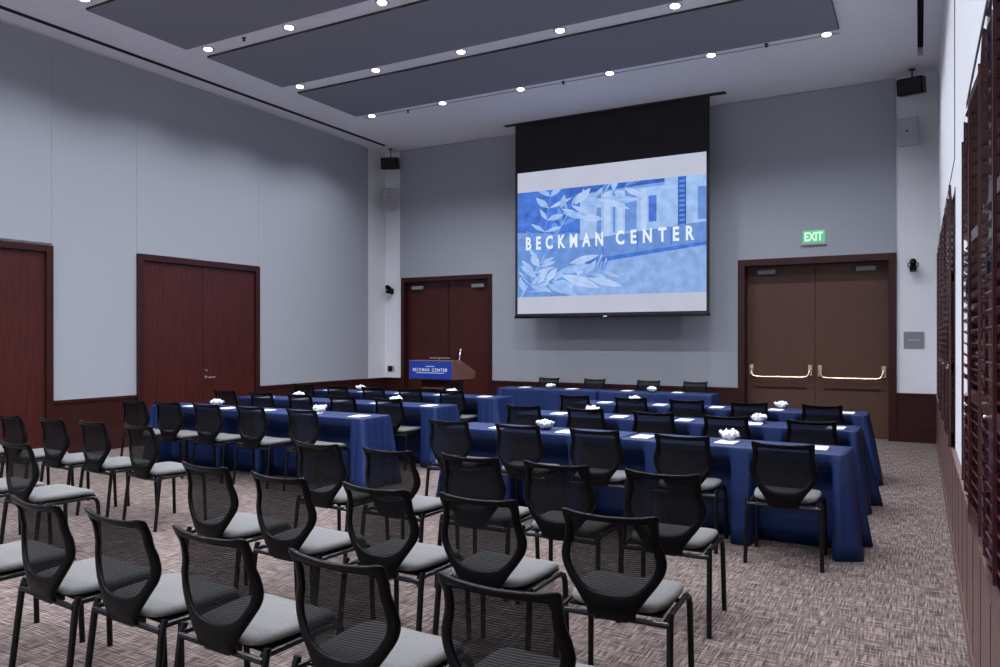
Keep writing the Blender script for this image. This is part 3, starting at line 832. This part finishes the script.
# ------------------------------------------------------------------ on the tables: glass bowls of mints, note pads
bowl = thing('candy_bowl', '', 'bowl')
MB().lathe([(.030, 0), (.045, .004), (.072, .028), (.086, .062), (.083, .062), (.068, .031), (.042, .010), (.002, .008)], seg=28).build('glass_bowl', M['glass'], bowl, smooth=True, angle=1.0)
mm = MB(); mm.lathe([(.016, -.030), (.013, -.026), (.004, -.019), (.013, -.013), (.018, -.004), (.018, .004), (.013, .013), (.004, .019), (.013, .026), (.016, .030)], seg=10)
mint = mm.build('wrapped_mint', M['mint'], None, smooth=True)
bl = [('R1', -2.915, 6.11, 'left bowl|first table row, right block'), ('R1', -1.315, 6.13, 'right bowl|first table row, right block'),
      ('R2', -3.07, 7.60, 'left bowl|second table row, right block'), ('R2', -1.35, 7.58, 'right bowl|second table row, right block'),
      ('R3', -3.14, 9.18, 'left bowl|third table row, right block'), ('R3', -1.39, 9.18, 'right bowl|third table row, right block'),
      ('H', -5.19, 11.07, 'left bowl|head table'), ('H', -3.52, 11.08, 'right bowl|head table'),
      ('L1', -7.32, 6.28, 'left bowl|first table row, left block'), ('L1', -5.71, 6.28, 'right bowl|first table row, left block'),
      ('L2', -7.37, 7.70, 'left bowl|second table row, left block'), ('L2', -5.74, 7.70, 'right bowl|second table row, left block'),
      ('L3', -7.57, 9.25, 'left bowl|third table row, left block'), ('L3', -5.90, 9.25, 'right bowl|third table row, left block')]
mused = False
for i, (rn, x, y, where) in enumerate(bl):
    b = bowl if i == 0 else copy_tree(bowl)
    x *= 1.019; y = y*1.019
    b.location = (x, y, .733)
    wa, wb = where.split('|')
    tag(b, 'glass bowl of white mints, %s on the %s' % (wa, wb), 'bowl', 'glass bowls of mints')
    rr = random.Random(50+i)
    for k in range(15):
        o = mint if not mused else mint.copy()
        if mused: C.objects.link(o)
        mused = True
        if k < 5: r_, z_ = .028, .030; a = k*2*PI/5
        elif k < 12: r_, z_ = .056, .056; a = (k-5)*2*PI/7
        else: r_, z_ = .024, .068; a = (k-12)*2*PI/3
        o.location = (x+r_*math.cos(a), y+r_*math.sin(a), .733+z_+rr.uniform(-.004, .006))
        o.rotation_euler = (rr.uniform(.9, 2.2), 0, a+rr.uniform(-1, 1))
        tag(o, 'white wrapped mint in the %s on the %s' % (wa, wb), 'mint', 'mints in the %s on the %s' % (wa, wb))
pad = thing('note_pad', '', 'note pad')
MB().box(-.075, .075, -.105, .105, 0, .006).build('sheets', M['paper'], pad, bevel=.001)
MB().box(-.03, .03, .068, .075, .006, .0064).build('printed_heading', M['sign_blue'], pad)
used = False
pads = {'R1': (6.00, [-.66, -1.31, -1.98, -2.66, -3.31]), 'R2': (7.43, [-.66, -1.37, -2.03, -2.71, -3.38]), 'R3': (9.01, [-.69, -1.42, -2.08, -2.76, -3.47]),
        'H': (11.20, [-3.16, -3.95, -4.88, -5.72]), 'L1': (6.17, [-5.08, -5.72, -6.42, -7.0, -7.6]), 'L2': (7.56, [-5.15, -5.9, -6.55, -7.2, -7.85]), 'L3': (9.11, [-5.28, -6.0, -6.7, -7.38, -8.05])}
wn = {'R1': 'first table row of the right block', 'R2': 'second table row of the right block', 'R3': 'third table row of the right block', 'H': 'head table', 'L1': 'first table row of the left block', 'L2': 'second table row of the left block', 'L3': 'third table row of the left block'}
for k, (y, xs) in pads.items():
    for i, x in enumerate(xs):
        o = pad if not used else copy_tree(pad); used = True
        o.location = (x*1.019, y*1.019+.01, .7335); o.rotation_euler = (0, 0, rj.uniform(-.05, .05)+(PI if k == 'H' else 0))
        tag(o, 'white note pad on the %s, %s' % (wn[k], ordl(i, len(xs))), 'note pad', 'white note pads on the tables')
